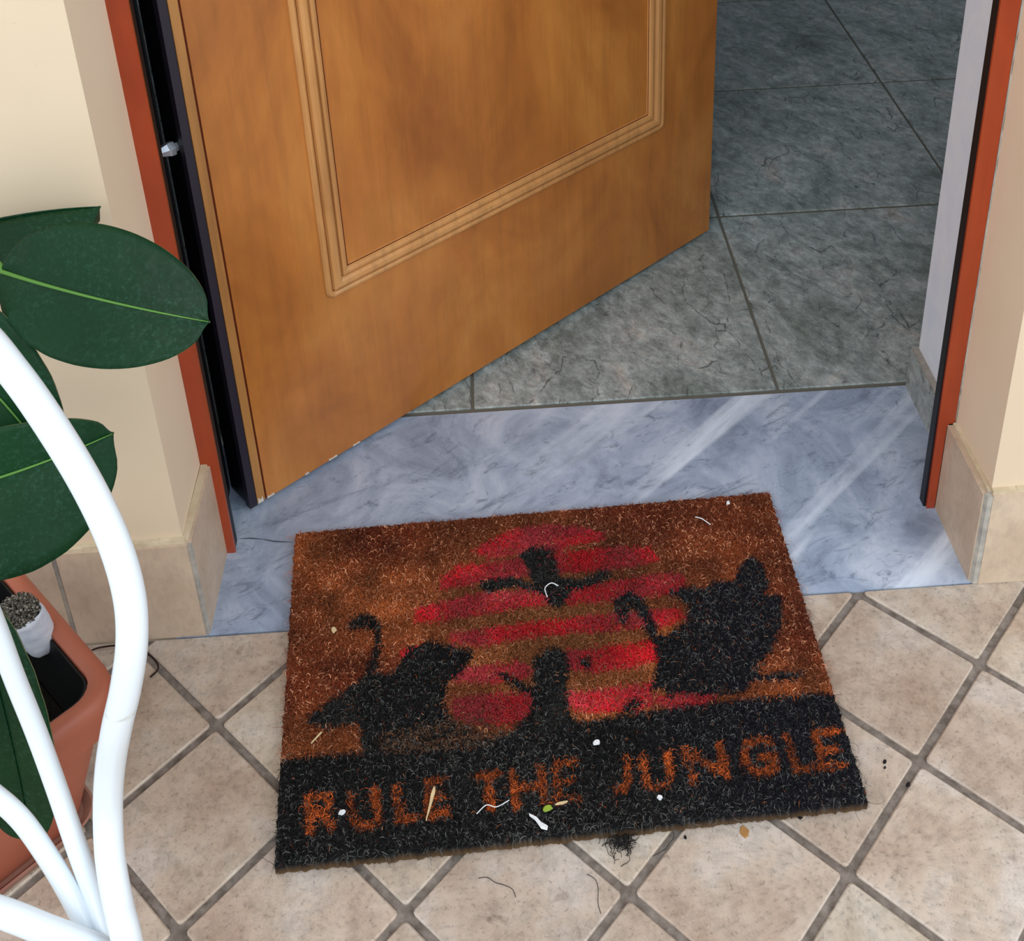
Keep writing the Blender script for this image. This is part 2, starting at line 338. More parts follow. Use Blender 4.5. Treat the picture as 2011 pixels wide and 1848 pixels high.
# ---------------------------------------------------------------- door frame
fr = empty('door_frame', (-.2, .45, 0)); tag(fr, 'red-brown wooden door frame with black steel lining around the doorway', 'door frame')
def strip(name, outl, thick_y0, thick_y1, mat, bw, parent):
    """outline in (x, z), given depth in y"""
    bm = bmesh.new(); a = [bm.verts.new((x, thick_y0, z)) for x, z in outl]; b = [bm.verts.new((x, thick_y1, z)) for x, z in outl]
    m = len(outl); bm.faces.new(a); bm.faces.new(b[::-1])
    for i in range(m): bm.faces.new((a[i], a[(i+1) % m], b[(i+1) % m], b[i]))
    bev(bm, bw, 3); return fin(bm, name, mat, parent)
strip('left_jamb_trim', [(-.6675, .001), (-.6555, .001), (-.6545, 2.13), (-.6785, 2.13), (-.6770, .1500), (-.6685, .1480)], .4435, .4475, M_RED, .0018, fr)
strip('right_jamb_trim', [(.2275, .001), (.2378, .001), (.2378, .1370), (.2402, .1420), (.2470, .1420), (.2460, 2.13), (.2230, 2.13), (.2262, .2)], .4400, .4440, M_RED, .0018, fr)
strip('head_trim', [(-.6785, 2.11), (.2460, 2.11), (.2460, 2.14), (-.6785, 2.14)], .4420, .4560, M_RED, .002, fr)
bm = bmesh.new()
prism(bm, [(-.6755, .4476), (-.6568, .4476), (-.6568, .4640), (-.6740, .4720), (-.6810, .555), (-.6995, .575), (-.6995, .4605), (-.6755, .4605)], .001, 2.12, 0)
o = fin(bm, 'left_steel_jamb', M_BLACK, fr)
bm = bmesh.new(); prism(bm, [(.2245, .4442), (.2455, .4442), (.2455, .4706), (.2850, .4706), (.2850, .4750), (.2455, .4730), (.2290, .4590), (.2245, .4575)], .001, 2.12); bev(bm, .001); fin(bm, 'right_steel_jamb', M_BLACK, fr)
# ragged line of sealant / paint edge between trim and reveal
def ragged(name, x, y, z0, z1, sgn, mat):
    bm = bmesh.new(); z = z0; r = random.Random(5)
    prev = None; zz = z0
    vs = []
    while zz < z1:
        w = max(.0003, r.gauss(.0016, .0009)); vs.append((zz, w)); zz += r.uniform(.006, .02)
    A = [bm.verts.new((x, y, z)) for z, w in vs]; B = [bm.verts.new((x+sgn*w, y-.0006, z)) for z, w in vs]; D = [bm.verts.new((x, y+.006, z)) for z, w in vs]
    for i in range(len(vs)-1):
        bm.faces.new((A[i], A[i+1], B[i+1], B[i])); bm.faces.new((B[i], B[i+1], D[i+1], D[i])); bm.faces.new((A[i], D[i], D[i+1], A[i+1]))
    return fin(bm, name, mat, fr)
ragged('sealant_line', -.6772, .4436, .155, 1.2, -1, M_MORTAR)
ragged('sealant_line', .2472, .4396, .15, 1.2, 1, M_MORTAR)

# ---------------------------------------------------------------- the door leaf, swung inwards
DE = Vector((.774, .633, 0)).normalized(); DN = Vector((DE.y, -DE.x, 0)); D0 = Vector((-.6272, .5247, 0))
DM = Matrix((DE, DN, Vector((0, 0, 1)))).transposed().to_4x4(); DM.translation = D0
DM = Matrix(((DE.x, DN.x, 0, D0.x), (DE.y, DN.y, 0, D0.y), (0, 0, 1, 0), (0, 0, 0, 1)))
dr = empty('door_1', D0); dr['kind'] = 'structure'
def dfin(bm, name, mat, smooth=False, parent=None):
    bm.transform(DM); 
    bmesh.ops.recalc_face_normals(bm, faces=bm.faces)
    return fin(bm, name, mat, parent or dr, smooth)
# door-local: s along the leaf, n towards the viewer, z up
bm = bmesh.new(); box(bm, -.0225, .8975, -.052, -.0060, .008, 2.09); bev(bm, .0015); core = dfin(bm, 'steel_core', M_BLACK)
bm = bmesh.new(); box(bm, -.0240, -.0135, -.012, -.0008, .006, 2.09); bev(bm, .0008); dfin(bm, 'steel_lip', M_NAVY)
bm = bmesh.new(); box(bm, -.0133, -.0022, -.0055, .0010, .010, 2.09); bev(bm, .0018, 3); dfin(bm, 'edge_strip', M_EDGE)
bm = bmesh.new(); box(bm, -.0030, .0015, -.0055, -.0015, .008, 2.09); dfin(bm, 'groove', M_GRV)
MS0, MS1, MZ0, MZ1 = .1265, .7680, .2635, 1.02
def rrect(off, hgt, rad):
    x0, x1, z0, z1 = MS0+off, MS1-off, MZ0+off, MZ1-off; r = max(rad-off, .0008); out = []
    for cx, cz, a0 in ((x1-r, z0+r, -90), (x1-r, z1-r, 0), (x0+r, z1-r, 90), (x0+r, z0+r, 180)):
        for k in range(7): a = math.radians(a0+k*15); out.append((cx+r*math.cos(a), hgt, cz+r*math.sin(a)))
    return out
bm = bmesh.new(); box(bm, .0010, .8930, -.0058, 0, .008, 2.09); bev(bm, .0012); dfin(bm, 'wood_panel', M_DOOR)
prof = [(0, -.001), (.0005, .003), (.003, .0055), (.006, .0058), (.0085, .0045), (.0095, .0018), (.0105, .0018), (.012, .0062), (.016, .0085), (.021, .0080), (.0245, .0052), (.0255, .0022), (.0265, .0022), (.0275, .0050), (.031, .0052), (.0345, .0040), (.036, .0014), (.0375, .0012), (.0385, -.001)]
bm = bmesh.new(); rings = [[bm.verts.new(p) for p in rrect(o_, h_, .013)] for o_, h_ in prof]
for A, B in zip(rings, rings[1:]):
    for i in range(len(A)): bm.faces.new((A[i], A[(i+1) % len(A)], B[(i+1) % len(A)], B[i]))
for f in bm.faces:
    d = [min(v.co.y for v in f.verts), max(v.co.y for v in f.verts)]
    if d[1] <= .0023 and d[0] > .0005: f.material_index = 1
dfin(bm, 'moulding', [M_MOLD, M_GRV])
# hexagonal security pin on the hinge edge
bm = bmesh.new(); zc = .5440; rr = [(-.0225, .0056), (-.0262, .0056), (-.0266, .0088), (-.0325, .0090), (-.0345, .0080), (-.0470, .0040), (-.0475, .0001)]
rg = [[bm.verts.new((s, -.0225+r*math.cos(k*math.pi/3+.3), zc+r*math.sin(k*math.pi/3+.3))) for k in range(6)] for s, r in rr]
for A, B in zip(rg, rg[1:]):
    for i in range(6): bm.faces.new((A[i], A[(i+1) % 6], B[(i+1) % 6], B[i]))
o = dfin(bm, 'security_pin', M_CHROME); o['label'] = 'shiny hexagonal steel security pin'
# chipped white bits at the foot of the leaf
bm = bmesh.new()
for s0, s1, h in ((-.0125, -.0045, .010), (.001, .012, .0035), (.06, .066, .003), (.098, .112, .0025), (.138, .15, .002)):
    vs = [(s0, .0012, .0085), (s1, .0012, .0085), (s1-.001, .0014, .0085+h*.9), ((s0+s1)/2, .0014, .0085+h*.5), (s0+.0005, .0014, .0085+h)]
    A = [bm.verts.new(v) for v in vs]; B = [bm.verts.new((v[0], -.001, v[2])) for v in vs]
    bm.faces.new(A); bm.faces.new(B[::-1])
    for i in range(5): bm.faces.new((A[i], A[(i+1) % 5], B[(i+1) % 5], B[i]))
o = dfin(bm, 'chipped_foot', M_CHIP); o['label'] = 'pale chipped wood at the bottom edge'

# ---------------------------------------------------------------- doormat
RED= [[(0.36, 0.87), (0.398, 0.903), (0.443, 0.939), (0.507, 0.945), (0.591, 0.931), (0.64, 0.887), (0.627, 0.865), (0.563, 0.856), (0.53, 0.837), (0.458, 0.843), (0.395, 0.834)], [(0.333, 0.818), (0.436, 0.823), (0.478, 0.832), (0.541, 0.835), (0.646, 0.839), (0.725, 0.822), (0.739, 0.774), (0.678, 0.756), (0.555, 0.757), (0.432, 0.759), (0.35, 0.745), (0.291, 0.74), (0.301, 0.789)], [(0.248, 0.687), (0.369, 0.715), (0.49, 0.713), (0.612, 0.711), (0.747, 0.728), (0.781, 0.708), (0.782, 0.66), (0.717, 0.646), (0.606, 0.646), (0.466, 0.652), (0.326, 0.634), (0.239, 0.633)], [(0.305, 0.586), (0.384, 0.596), (0.522, 0.603), (0.662, 0.606), (0.757, 0.604), (0.764, 0.564), (0.714, 0.543), (0.616, 0.546), (0.479, 0.551), (0.361, 0.537), (0.309, 0.559)], [(0.32, 0.476), (0.426, 0.479), (0.463, 0.457), (0.456, 0.427), (0.375, 0.417), (0.31, 0.435)], [(0.519, 0.496), (0.611, 0.5), (0.7, 0.506), (0.694, 0.442), (0.642, 0.425), (0.565, 0.422), (0.529, 0.443)], [(0.303, 0.387), (0.374, 0.394), (0.448, 0.379), (0.453, 0.322), (0.405, 0.294), (0.342, 0.304), (0.306, 0.338)], [(0.517, 0.368), (0.598, 0.374), (0.679, 0.376), (0.668, 0.31), (0.637, 0.296), (0.536, 0.312), (0.517, 0.334)], [(0.678, 0.334), (0.745, 0.341), (0.802, 0.338), (0.778, 0.303), (0.711, 0.296), (0.67, 0.305)], [(0.207, 0.549), (0.256, 0.567), (0.285, 0.562), (0.255, 0.53), (0.216, 0.525)]]
BLK= [[(0.456, 0.839), (0.486, 0.869), (0.523, 0.855), (0.529, 0.793), (0.534, 0.748), (0.568, 0.731), (0.63, 0.762), (0.637, 0.738), (0.612, 0.71), (0.552, 0.694), (0.538, 0.652), (0.515, 0.635), (0.491, 0.69), (0.477, 0.739), (0.469, 0.795)], [(0.371, 0.756), (0.397, 0.766), (0.438, 0.762), (0.486, 0.726), (0.495, 0.694), (0.435, 0.726), (0.381, 0.713)], [(0.74, 0.655), (0.776, 0.676), (0.809, 0.656), (0.833, 0.679), (0.876, 0.677), (0.891, 0.721), (0.923, 0.759), (0.942, 0.731), (0.943, 0.648), (0.926, 0.619), (0.963, 0.613), (0.942, 0.51), (0.905, 0.426), (0.868, 0.38), (0.883, 0.366), (0.932, 0.374), (0.956, 0.366), (0.95, 0.345), (0.917, 0.341), (0.861, 0.353), (0.836, 0.318), (0.762, 0.323), (0.717, 0.337), (0.704, 0.324), (0.691, 0.356), (0.669, 0.35), (0.69, 0.428), (0.693, 0.497), (0.76, 0.553), (0.774, 0.605)], [(0.63, 0.646), (0.665, 0.679), (0.692, 0.643), (0.7, 0.574), (0.716, 0.493), (0.696, 0.475), (0.683, 0.527), (0.677, 0.583), (0.664, 0.623), (0.643, 0.561), (0.633, 0.597)], [(0.459, 0.473), (0.478, 0.505), (0.506, 0.517), (0.525, 0.491), (0.529, 0.446), (0.517, 0.394), (0.516, 0.312), (0.532, 0.274), (0.404, 0.273), (0.445, 0.331), (0.457, 0.396)], [(0.384, 0.457), (0.4, 0.454), (0.458, 0.393), (0.452, 0.367), (0.425, 0.393)], [(0.55, 0.471), (0.568, 0.472), (0.569, 0.443), (0.552, 0.436)], [(0.212, 0.513), (0.231, 0.555), (0.27, 0.571), (0.304, 0.55), (0.347, 0.53), (0.35, 0.507), (0.324, 0.456), (0.3, 0.436), (0.29, 0.363), (0.319, 0.307), (0.368, 0.278), (0.143, 0.255), (0.137, 0.343), (0.082, 0.335), (0.046, 0.355), (0.044, 0.375), (0.122, 0.457), (0.15, 0.488), (0.197, 0.476)], [(0.108, 0.647), (0.134, 0.681), (0.164, 0.673), (0.182, 0.629), (0.176, 0.559), (0.167, 0.492), (0.148, 0.484), (0.164, 0.572), (0.163, 0.618), (0.141, 0.635), (0.118, 0.626)], [(0.605, 0.305), (0.637, 0.337), (0.651, 0.32), (0.627, 0.295)], [(-0.01, 0.265), (0.043, 0.269), (0.133, 0.262), (0.222, 0.262), (0.404, 0.273), (0.589, 0.289), (0.768, 0.302), (0.872, 0.303), (1.005, 0.294), (1.005, -0.033), (0.003, -0.033), (-0.021, 0.126)]]
LET= [[(0.056, 0.076), (0.05, 0.157), (0.08, 0.158), (0.089, 0.141), (0.081, 0.118), (0.053, 0.116)], [(0.073, 0.117), (0.094, 0.079)], [(0.122, 0.158), (0.129, 0.088), (0.141, 0.072), (0.162, 0.074), (0.171, 0.092), (0.164, 0.162)], [(0.202, 0.164), (0.207, 0.078), (0.234, 0.081)], [(0.285, 0.17), (0.254, 0.167), (0.256, 0.082), (0.288, 0.085)], [(0.255, 0.124), (0.28, 0.126)], [(0.343, 0.165), (0.379, 0.168)], [(0.361, 0.167), (0.363, 0.081)], [(0.404, 0.084), (0.403, 0.167)], [(0.454, 0.087), (0.452, 0.17)], [(0.403, 0.125), (0.453, 0.128)], [(0.513, 0.18), (0.48, 0.177), (0.477, 0.084), (0.512, 0.088)], [(0.478, 0.13), (0.506, 0.132)], [(0.604, 0.177), (0.601, 0.111), (0.591, 0.094), (0.577, 0.101)], [(0.633, 0.175), (0.63, 0.107), (0.641, 0.091), (0.663, 0.093), (0.675, 0.11), (0.679, 0.178)], [(0.713, 0.094), (0.71, 0.181), (0.773, 0.1), (0.771, 0.185)], [(0.864, 0.174), (0.843, 0.187), (0.821, 0.178), (0.808, 0.142), (0.817, 0.107), (0.839, 0.099), (0.861, 0.112), (0.862, 0.138), (0.838, 0.138)], [(0.894, 0.189), (0.893, 0.096), (0.924, 0.099)], [(0.986, 0.189), (0.944, 0.185), (0.942, 0.094), (0.978, 0.097)], [(0.943, 0.139), (0.974, 0.141)]]

MQ = [np.array(p) for p in ((-0.5516, 0.0398), (0.0363, 0.0593), (0.0298, 0.4731), (-0.5807, 0.4574))]
def bil(u, v): return MQ[0]*((1-u)*(1-v))[:, None]+MQ[1]*(u*(1-v))[:, None]+MQ[2]*(u*v)[:, None]+MQ[3]*((1-u)*v)[:, None]
def inpoly(u, v, P):
    r = np.zeros(len(u), bool); n_ = len(P)
    for i in range(n_):
        x0, y0 = P[i]; x1, y1 = P[(i+1) % n_]
        if y0 == y1: continue
        c = ((y0 > v) != (y1 > v)) & (u < (x1-x0)*(v-y0)/(y1-y0)+x0); r ^= c
    return r
def segd(u, v, a, b):
    ax, ay = a[0]*.6, a[1]*.42; bx, by = b[0]*.6, b[1]*.42; px, py = u*.6, v*.42
    dx, dy = bx-ax, by-ay; t = np.clip(((px-ax)*dx+(py-ay)*dy)/(dx*dx+dy*dy+1e-12), 0, 1)
    return np.hypot(px-ax-t*dx, py-ay-t*dy)
rg_ = np.random.default_rng(11)
def vnoise(u, v, sc, seed):
    g = np.random.default_rng(seed).random((64, 64)); x = u*sc; y = v*sc*.7; xi = np.floor(x).astype(int); yi = np.floor(y).astype(int)
    fx = x-xi; fy = y-yi; fx = fx*fx*(3-2*fx); fy = fy*fy*(3-2*fy); G = lambda a, b: g[a % 64, b % 64]
    return (G(xi, yi)*(1-fx)+G(xi+1, yi)*fx)*(1-fy)+(G(xi, yi+1)*(1-fx)+G(xi+1, yi+1)*fx)*fy
def dye(u, v, jit=.0028):
    """colour of the coir at u, v: worn red sun with stripes, black silhouettes, black band with bare lettering"""
    n_ = len(u); uj = u+rg_.normal(0, jit, n_); vj = v+rg_.normal(0, jit*1.3, n_)
    k = .30+.95*vnoise(u, v, 9, 1)*vnoise(u, v, 25, 2)*1.4
    brown = np.array(lin(164, 86, 42))[None]*np.ones((n_, 1)); b2 = np.array(lin(112, 46, 22)); b3 = np.array(lin(228, 156, 116))
    m = np.clip(vnoise(u, v, 6, 3)*1.6-.4, 0, 1)[:, None]; col = brown*(1-m)+b2*m
    m = (rg_.random(n_) < .11)[:, None]; col = np.where(m, b3, col)
    worn = np.clip(1-np.hypot((u-.52)/.30, (v-.6)/.42), 0, 1)          # olive, worn coir inside the sun
    col = col*(1-worn[:, None]*.6)+np.array(lin(150, 100, 56))*worn[:, None]*.6
    red = np.zeros(n_, bool)
    for P in RED: red |= inpoly(uj, vj, P)
    rc = np.where((vnoise(u, v, 12, 4)*.6+rg_.random(n_)*.4 > .5)[:, None], np.array(lin(214, 30, 40)), np.array(lin(186, 58, 66)))
    col = np.where((red & (rg_.random(n_) < .9))[:, None], rc, col)
    blk = np.zeros(n_, bool)
    for P in BLK[:-1]: blk |= inpoly(uj, vj, P)
    band = inpoly(uj, vj, BLK[-1])
    bc = np.where((rg_.random(n_) < .09+.14*vnoise(u, v, 7, 9))[:, None], np.array(lin(98, 98, 94)), np.array(lin(17, 17, 19)))
    navy = np.clip((u-.6)*4, 0, 1)[:, None]*np.array((.000, .000, .004)); bc = bc+navy
    col = np.where((blk & (rg_.random(n_) < .98))[:, None], bc, col)
    fade = inpoly(uj, vj, [(.17, .31), (.36, .34), (.40, .27), (.36, .24), (.17, .25)])   # worn brown patch above the band
    col = np.where((band & (rg_.random(n_) < .995))[:, None], bc, col)
    bc2 = np.array(lin(44, 44, 42)); gz = (vnoise(u, v, 5, 12) > .5) & blk & (u < .62) & (rg_.random(n_) < .45); col = np.where(gz[:, None], bc2*1.2, col)
    col = np.where((fade & (rg_.random(n_) < .35))[:, None], np.array(lin(112, 80, 58)), col)
    let = np.zeros(n_, bool)
    for L in LET:
        for a, b in zip(L, L[1:]): let |= segd(u+(uj-u)*.5, v+(vj-v)*.5, a, b) < .0043
    lw = .50+.55*vnoise(u, v, 18, 5)
    lk_ = np.clip(.45+.9*vnoise(u, v, 10, 6), 0, 1)[:, None]; lc = lk_*np.where((rg_.random(n_) < .45)[:, None], np.array(lin(238, 112, 44)), np.array(lin(166, 78, 34)))
    col = np.where((let & (rg_.random(n_) < lw))[:, None], lc, col)
    dark = band & ~let; k = np.where(blk | dark, .9, k*1.0+.25)
    return np.clip(col*k[:, None]*rg_.uniform(.75, 1.25, n_)[:, None], 0, 1)
mat = empty('doormat', (-.27, .26, .001)); tag(mat, 'worn coir doormat with red sun, black animals and jungle lettering', 'doormat')
# backing slab, edges slightly frayed
nu, nv = 260, 190
uu, vv = np.meshgrid(np.linspace(0, 1, nu), np.linspace(0, 1, nv)); uu = uu.ravel(); vv = vv.ravel()
xy = bil(uu, vv); zz = .0125+.0016*(vnoise(uu, vv, 30, 8)-.5)+rg_.normal(0, .0004, len(uu))
edge = (uu == 0) | (uu == 1) | (vv == 0) | (vv == 1)
xy = xy+np.where(edge[:, None], rg_.normal(0, .0007, (len(uu), 2)), 0)
verts = np.column_stack([xy, zz]); idx = np.arange(nu*nv).reshape(nv, nu)
faces = np.column_stack([idx[:-1, :-1].ravel(), idx[:-1, 1:].ravel(), idx[1:, 1:].ravel(), idx[1:, :-1].ravel()]).tolist()
loop = list(idx[0, :])+list(idx[1:, -1])+list(idx[-1, -2::-1])+list(idx[-2:0:-1, 0]); low = len(verts)
lv = verts[loop].copy(); lv[:, 2] = .0016; verts = np.vstack([verts, lv]); nl = len(loop)
for i in range(nl): faces.append([int(loop[i]), low+i, low+(i+1) % nl, int(loop[(i+1) % nl])])
faces.append([low+i for i in range(nl)][::-1])
me = bpy.data.meshes.new('backing'); me.from_pydata(verts.tolist(), [], faces); me.update()
cc = np.ones((len(verts), 4)); cc[:nu*nv, :3] = dye(uu, vv, .002)*.45; cc[nu*nv:, :3] = lin(96, 72, 46)
at_ = me.color_attributes.new('dye', 'FLOAT_COLOR', 'POINT'); at_.data.foreach_set('color', cc.ravel())
obj('backing', me, M_COIR, mat)
# pile: curly coir fibres lying tangled over the backing
def fibres(u, v, colr, L0, L1, wd, zb, lift, curl, name, extra_out=0.):
    n_ = len(u); K = 6; base = bil(u, v); ang = rg_.uniform(0, 2*np.pi, n_); Ln = rg_.uniform(L0, L1, n_); cv = rg_.normal(0, curl, n_)
    pts = np.zeros((n_, K, 3)); p = np.column_stack([base, np.full(n_, zb)+rg_.uniform(0, .0015, n_)]); hh = rg_.uniform(.2, 1, n_)*lift
    a = ang.copy(); z0 = p[:, 2].copy()
    for k in range(K):
        t = k/(K-1); pts[:, k, :2] = p[:, :2]; pts[:, k, 2] = z0+hh*np.sin(np.pi*min(1, t*1.1+.05))-.0006*t
        p[:, 0] += np.cos(a)*Ln/(K-1); p[:, 1] += np.sin(a)*Ln/(K-1); a += cv/(K-1)+rg_.normal(0, .35, n_)
    d = np.gradient(pts, axis=1); nrm = rg_.normal(0, 1, (n_, 1, 3)); nrm[:, :, 2] *= .4; sd = np.cross(d, np.array([0, 0, 1.0])[None, None]+nrm*.45); sd /= np.linalg.norm(sd, axis=2, keepdims=True)+1e-9
    w = wd*rg_.uniform(.6, 1.3, (n_, 1, 1))*np.linspace(1, .45, K)[None, :, None]
    V = np.stack([pts-sd*w/2, pts+sd*w/2], axis=2).reshape(-1, 3)
    b = (np.arange(n_)*K*2)[:, None]+(np.arange(K-1)*2)[None]
    Fc = np.stack([b, b+1, b+3, b+2], axis=2).reshape(-1, 4)
    me = bpy.data.meshes.new(name); me.vertices.add(len(V)); me.vertices.foreach_set('co', V.astype(np.float32).ravel())
    me.loops.add(Fc.size); me.loops.foreach_set('vertex_index', Fc.astype(np.int32).ravel()); me.polygons.add(len(Fc))
    me.polygons.foreach_set('loop_start', np.arange(0, Fc.size, 4, dtype=np.int32)); me.polygons.foreach_set('loop_total', np.full(len(Fc), 4, np.int32))
    me.update(calc_edges=True); c4 = np.ones((n_, K*2, 4), np.float32); c4[:, :, :3] = colr[:, None, :]
    at_ = me.color_attributes.new('dye', 'FLOAT_COLOR', 'POINT'); at_.data.foreach_set('color', c4.ravel()); return me
NF = 120000
u = rg_.uniform(.004, .996, NF); v = rg_.uniform(.005, .995, NF)
c_ = dye(u, v); o = obj('pile', fibres(u, v, c_, .004, .0095, .00068, .0122, .0036, 1.8, 'pile'), M_COIR, mat); o['kind'] = 'stuff'
# longer stray hairs, paler, and the fringe creeping over the edges
NF = 2600
u = rg_.uniform(0, 1, NF); v = rg_.uniform(0, 1, NF); s_ = rg_.random(NF) < .3
sd_ = rg_.integers(0, 4, NF); q_ = rg_.uniform(0, .008, NF)
u = np.where(s_ & (sd_ == 0), q_, np.where(s_ & (sd_ == 1), 1-q_, u)); v = np.where(s_ & (sd_ >= 2), q_, v)
c_ = dye(u, v)*1.35+.012
o = obj('stray_fibres', fibres(u, v, c_, .009, .020, .0004, .0112, .0045, 3.4, 'stray_fibres'), M_COIR, mat); o['kind'] = 'stuff'

# ---------------------------------------------------------------- litter on the mat and tiles
def shard(name, c, size, thick, mat_, label, cat, ang=0, pts=None, group=None, bend=.0):
    """small flat scrap with an irregular outline, c = centre of its underside"""
    bm = bmesh.new(); r = random.Random(int(abs(c[0]*9173+c[1]*7919)*1000))
    P = pts or [(math.cos(a)*size[0]/2*r.uniform(.7, 1.1), math.sin(a)*size[1]/2*r.uniform(.7, 1.1)) for a in [k*math.pi/5 for k in range(10)]]
    ca_, sa_ = math.cos(ang), math.sin(ang)
    A = [bm.verts.new((x*ca_-y*sa_, x*sa_+y*ca_, bend*(x*x)/size[0]**2)) for x, y in P]; B = [bm.verts.new((v.co.x*.85, v.co.y*.85, v.co.z+thick)) for v in A]
    bm.faces.new(A[::-1]); bm.faces.new(B)
    for i in range(len(A)): bm.faces.new((A[i], A[(i+1) % len(A)], B[(i+1) % len(A)], B[i]))
    bm.transform(Matrix.Translation(c)); o = fin(bm, name, mat_); tag(o, label, cat, group); return o
def thread(name, pts, rad, mat_, label, cat):
    bm = bmesh.new(); tube(bm, crom([Vector(p) for p in pts], 6), rad, 6); o = fin(bm, name, mat_, None, True); tag(o, label, cat); return o
MW = flat('paper_white', lin(236, 238, 240)); MS = flat('dry_straw', lin(222, 196, 150)); MG = flat('yellow_green_leaf', lin(150, 176, 60))
MBk = flat('black_dirt', lin(26, 22, 22)); MBr = flat('dry_leaf_brown', lin(176, 128, 74)); MTw = flat('dark_twig', lin(48, 26, 20))
ZM = .0158
shard('paper_scrap', (-.294, .064, ZM), (.022, .005), .001, MW, 'torn white paper sliver on the mat below the word THE', 'scrap', -.5, [(-.012, .003), (-.004, .0028), (.004, -.0005), (.011, -.001), (.012, -.005), (.006, -.006), (-.003, -.001), (-.010, .0005)])
shard('straw_piece', (-.401, .092, ZM), (.03, .003), .0015, MS, 'long pale straw lying across the end of the word RULE', 'straw', 1.35, [(-.020, -.0004), (-.004, -.0016), (.010, -.0022), (.016, -.0010), (.016, .0010), (.008, .0018), (-.006, .0008), (-.020, .0004)])
shard('straw_piece', (-.524, .171, ZM), (.014, .002), .001, MS, 'short pale straw by the left edge of the mat above the black band', 'straw', .9, [(-.008, -.0006), (.008, -.001), (.008, .0008), (-.008, .0006)])
shard('leaf_fragment', (-.284, .0755, ZM), (.012, .007), .0012, MG, 'small yellow-green leaf crumb on the mat under the word THE', 'leaf crumb', .3)
shard('leaf_fragment', (-.270, .080, ZM), (.016, .003), .0012, MS, 'narrow pale yellow leaf sliver beside the green leaf crumb', 'leaf crumb', .15)
shard('lint_tuft', (-.228, .142, ZM), (.010, .006), .002, MW, 'white lint tuft in the black band above the word JUNGLE', 'lint', .3)
shard('lint_tuft', (-.171, .078, ZM), (.006, .005), .002, MW, 'round white crumb below the letter U of JUNGLE', 'crumb', 0)
shard('lint_tuft', (-.490, .087, ZM), (.008, .005), .002, MW, 'white crumb on the first letters of the word RULE', 'crumb', .4)
shard('lint_tuft', (-.518, .305, ZM), (.007, .009), .002, MS, 'pale husk on the brown left part of the mat', 'crumb', .4)
shard('lint_tuft', (-.027, .457, ZM), (.007, .005), .002, MW, 'white speck near the top right corner of the mat', 'crumb', .9)
thread('white_thread', [(-.268, .330, ZM+.001), (-.270, .342, ZM+.002), (-.262, .349, ZM+.002), (-.254, .345, ZM+.001)], .0007, MW, 'curled white thread on the black bird of the mat', 'thread')
thread('white_thread', [(-.073, .437, ZM+.001), (-.066, .433, ZM+.002), (-.062, .430, ZM+.001), (-.056, .423, ZM+.001)], .0007, MW, 'short white thread on brown coir near the top right corner', 'thread')
thread('white_thread', [(-.355, .075, ZM+.001), (-.345, .082, ZM+.003), (-.335, .080, ZM+.002), (-.322, .086, ZM+.002)], .0005, MW, 'thin white thread in the black band between RULE and THE', 'thread')
shard('dry_leaf_bit', (-.091, .047, .0004), (.010, .013), .0015, MBr, 'small brown dry leaf bit on the tile in front of the mat', 'leaf bit', .2)
cl = [(.085, .082, .0045, 'black crumb on the grout line right of the mat corner'), (.069, .108, .004, 'upper black speck on the pale tile beside the mat corner'), (.067, .1015, .0025, 'tiny dark speck just below another beside the mat corner'),
      (-.033, .057, .004, 'round dark speck on the pale tile just in front of the mat'), (-.150, .046, .003, 'tiny dark speck in front of the mat between two grout lines')]
for x, y, s, lb in cl: shard('dirt_speck', (x, y, .0003), (s*1.5, s), .0014, MBk, lb, 'speck', x*9, group='dirt specks on the tiles')
bm = bmesh.new(); rr_ = random.Random(2)
for i in range(90):
    a = rr_.uniform(0, 6.28); c0 = Vector((-.213+rr_.gauss(0, .006), .045+rr_.gauss(0, .006), .002+abs(rr_.gauss(0, .002)))); pts = [c0]
    for k in range(4): a += rr_.gauss(0, .9); pts.append(Vector((pts[-1].x+math.cos(a)*.0035, pts[-1].y+math.sin(a)*.0035, max(.0008, pts[-1].z+rr_.gauss(0, .001)))))
    tube(bm, pts, .00032, 4, False)
o = fin(bm, 'hair_clump', MBk); tag(o, 'tangled black fluff clump on the tile at the front edge of the mat', 'fluff')
for k, (x, y, lb) in enumerate(((-.355, .022, 'fine dark hair on the tile in front of the letters of RULE'), (-.25, .018, 'fine dark hair on the tile in front of the word THE'), (-.185, .030, 'fine curled hair on the tile right of the black fluff clump'))):
    r = random.Random(k+20); a = r.uniform(-.6, .6); pts = [(x, y, .0008)]
    for i in range(5): a += r.gauss(0, .5); pts.append((pts[-1][0]+.009*math.cos(a), pts[-1][1]+.007*math.sin(a)-.001, .0008))
    thread('loose_hair', pts, .00028, MBk, lb, 'hair')
thread('curved_twig', [(-.800, .312, .002), (-.789, .3135, .004), (-.762, .310, .009), (-.742, .303, .009), (-.724, .292, .005), (-.717, .281, .002), (-.7235, .2705, .002)], .0011, MTw, 'thin dark curved twig on the tiles between the pot and the wall', 'twig')

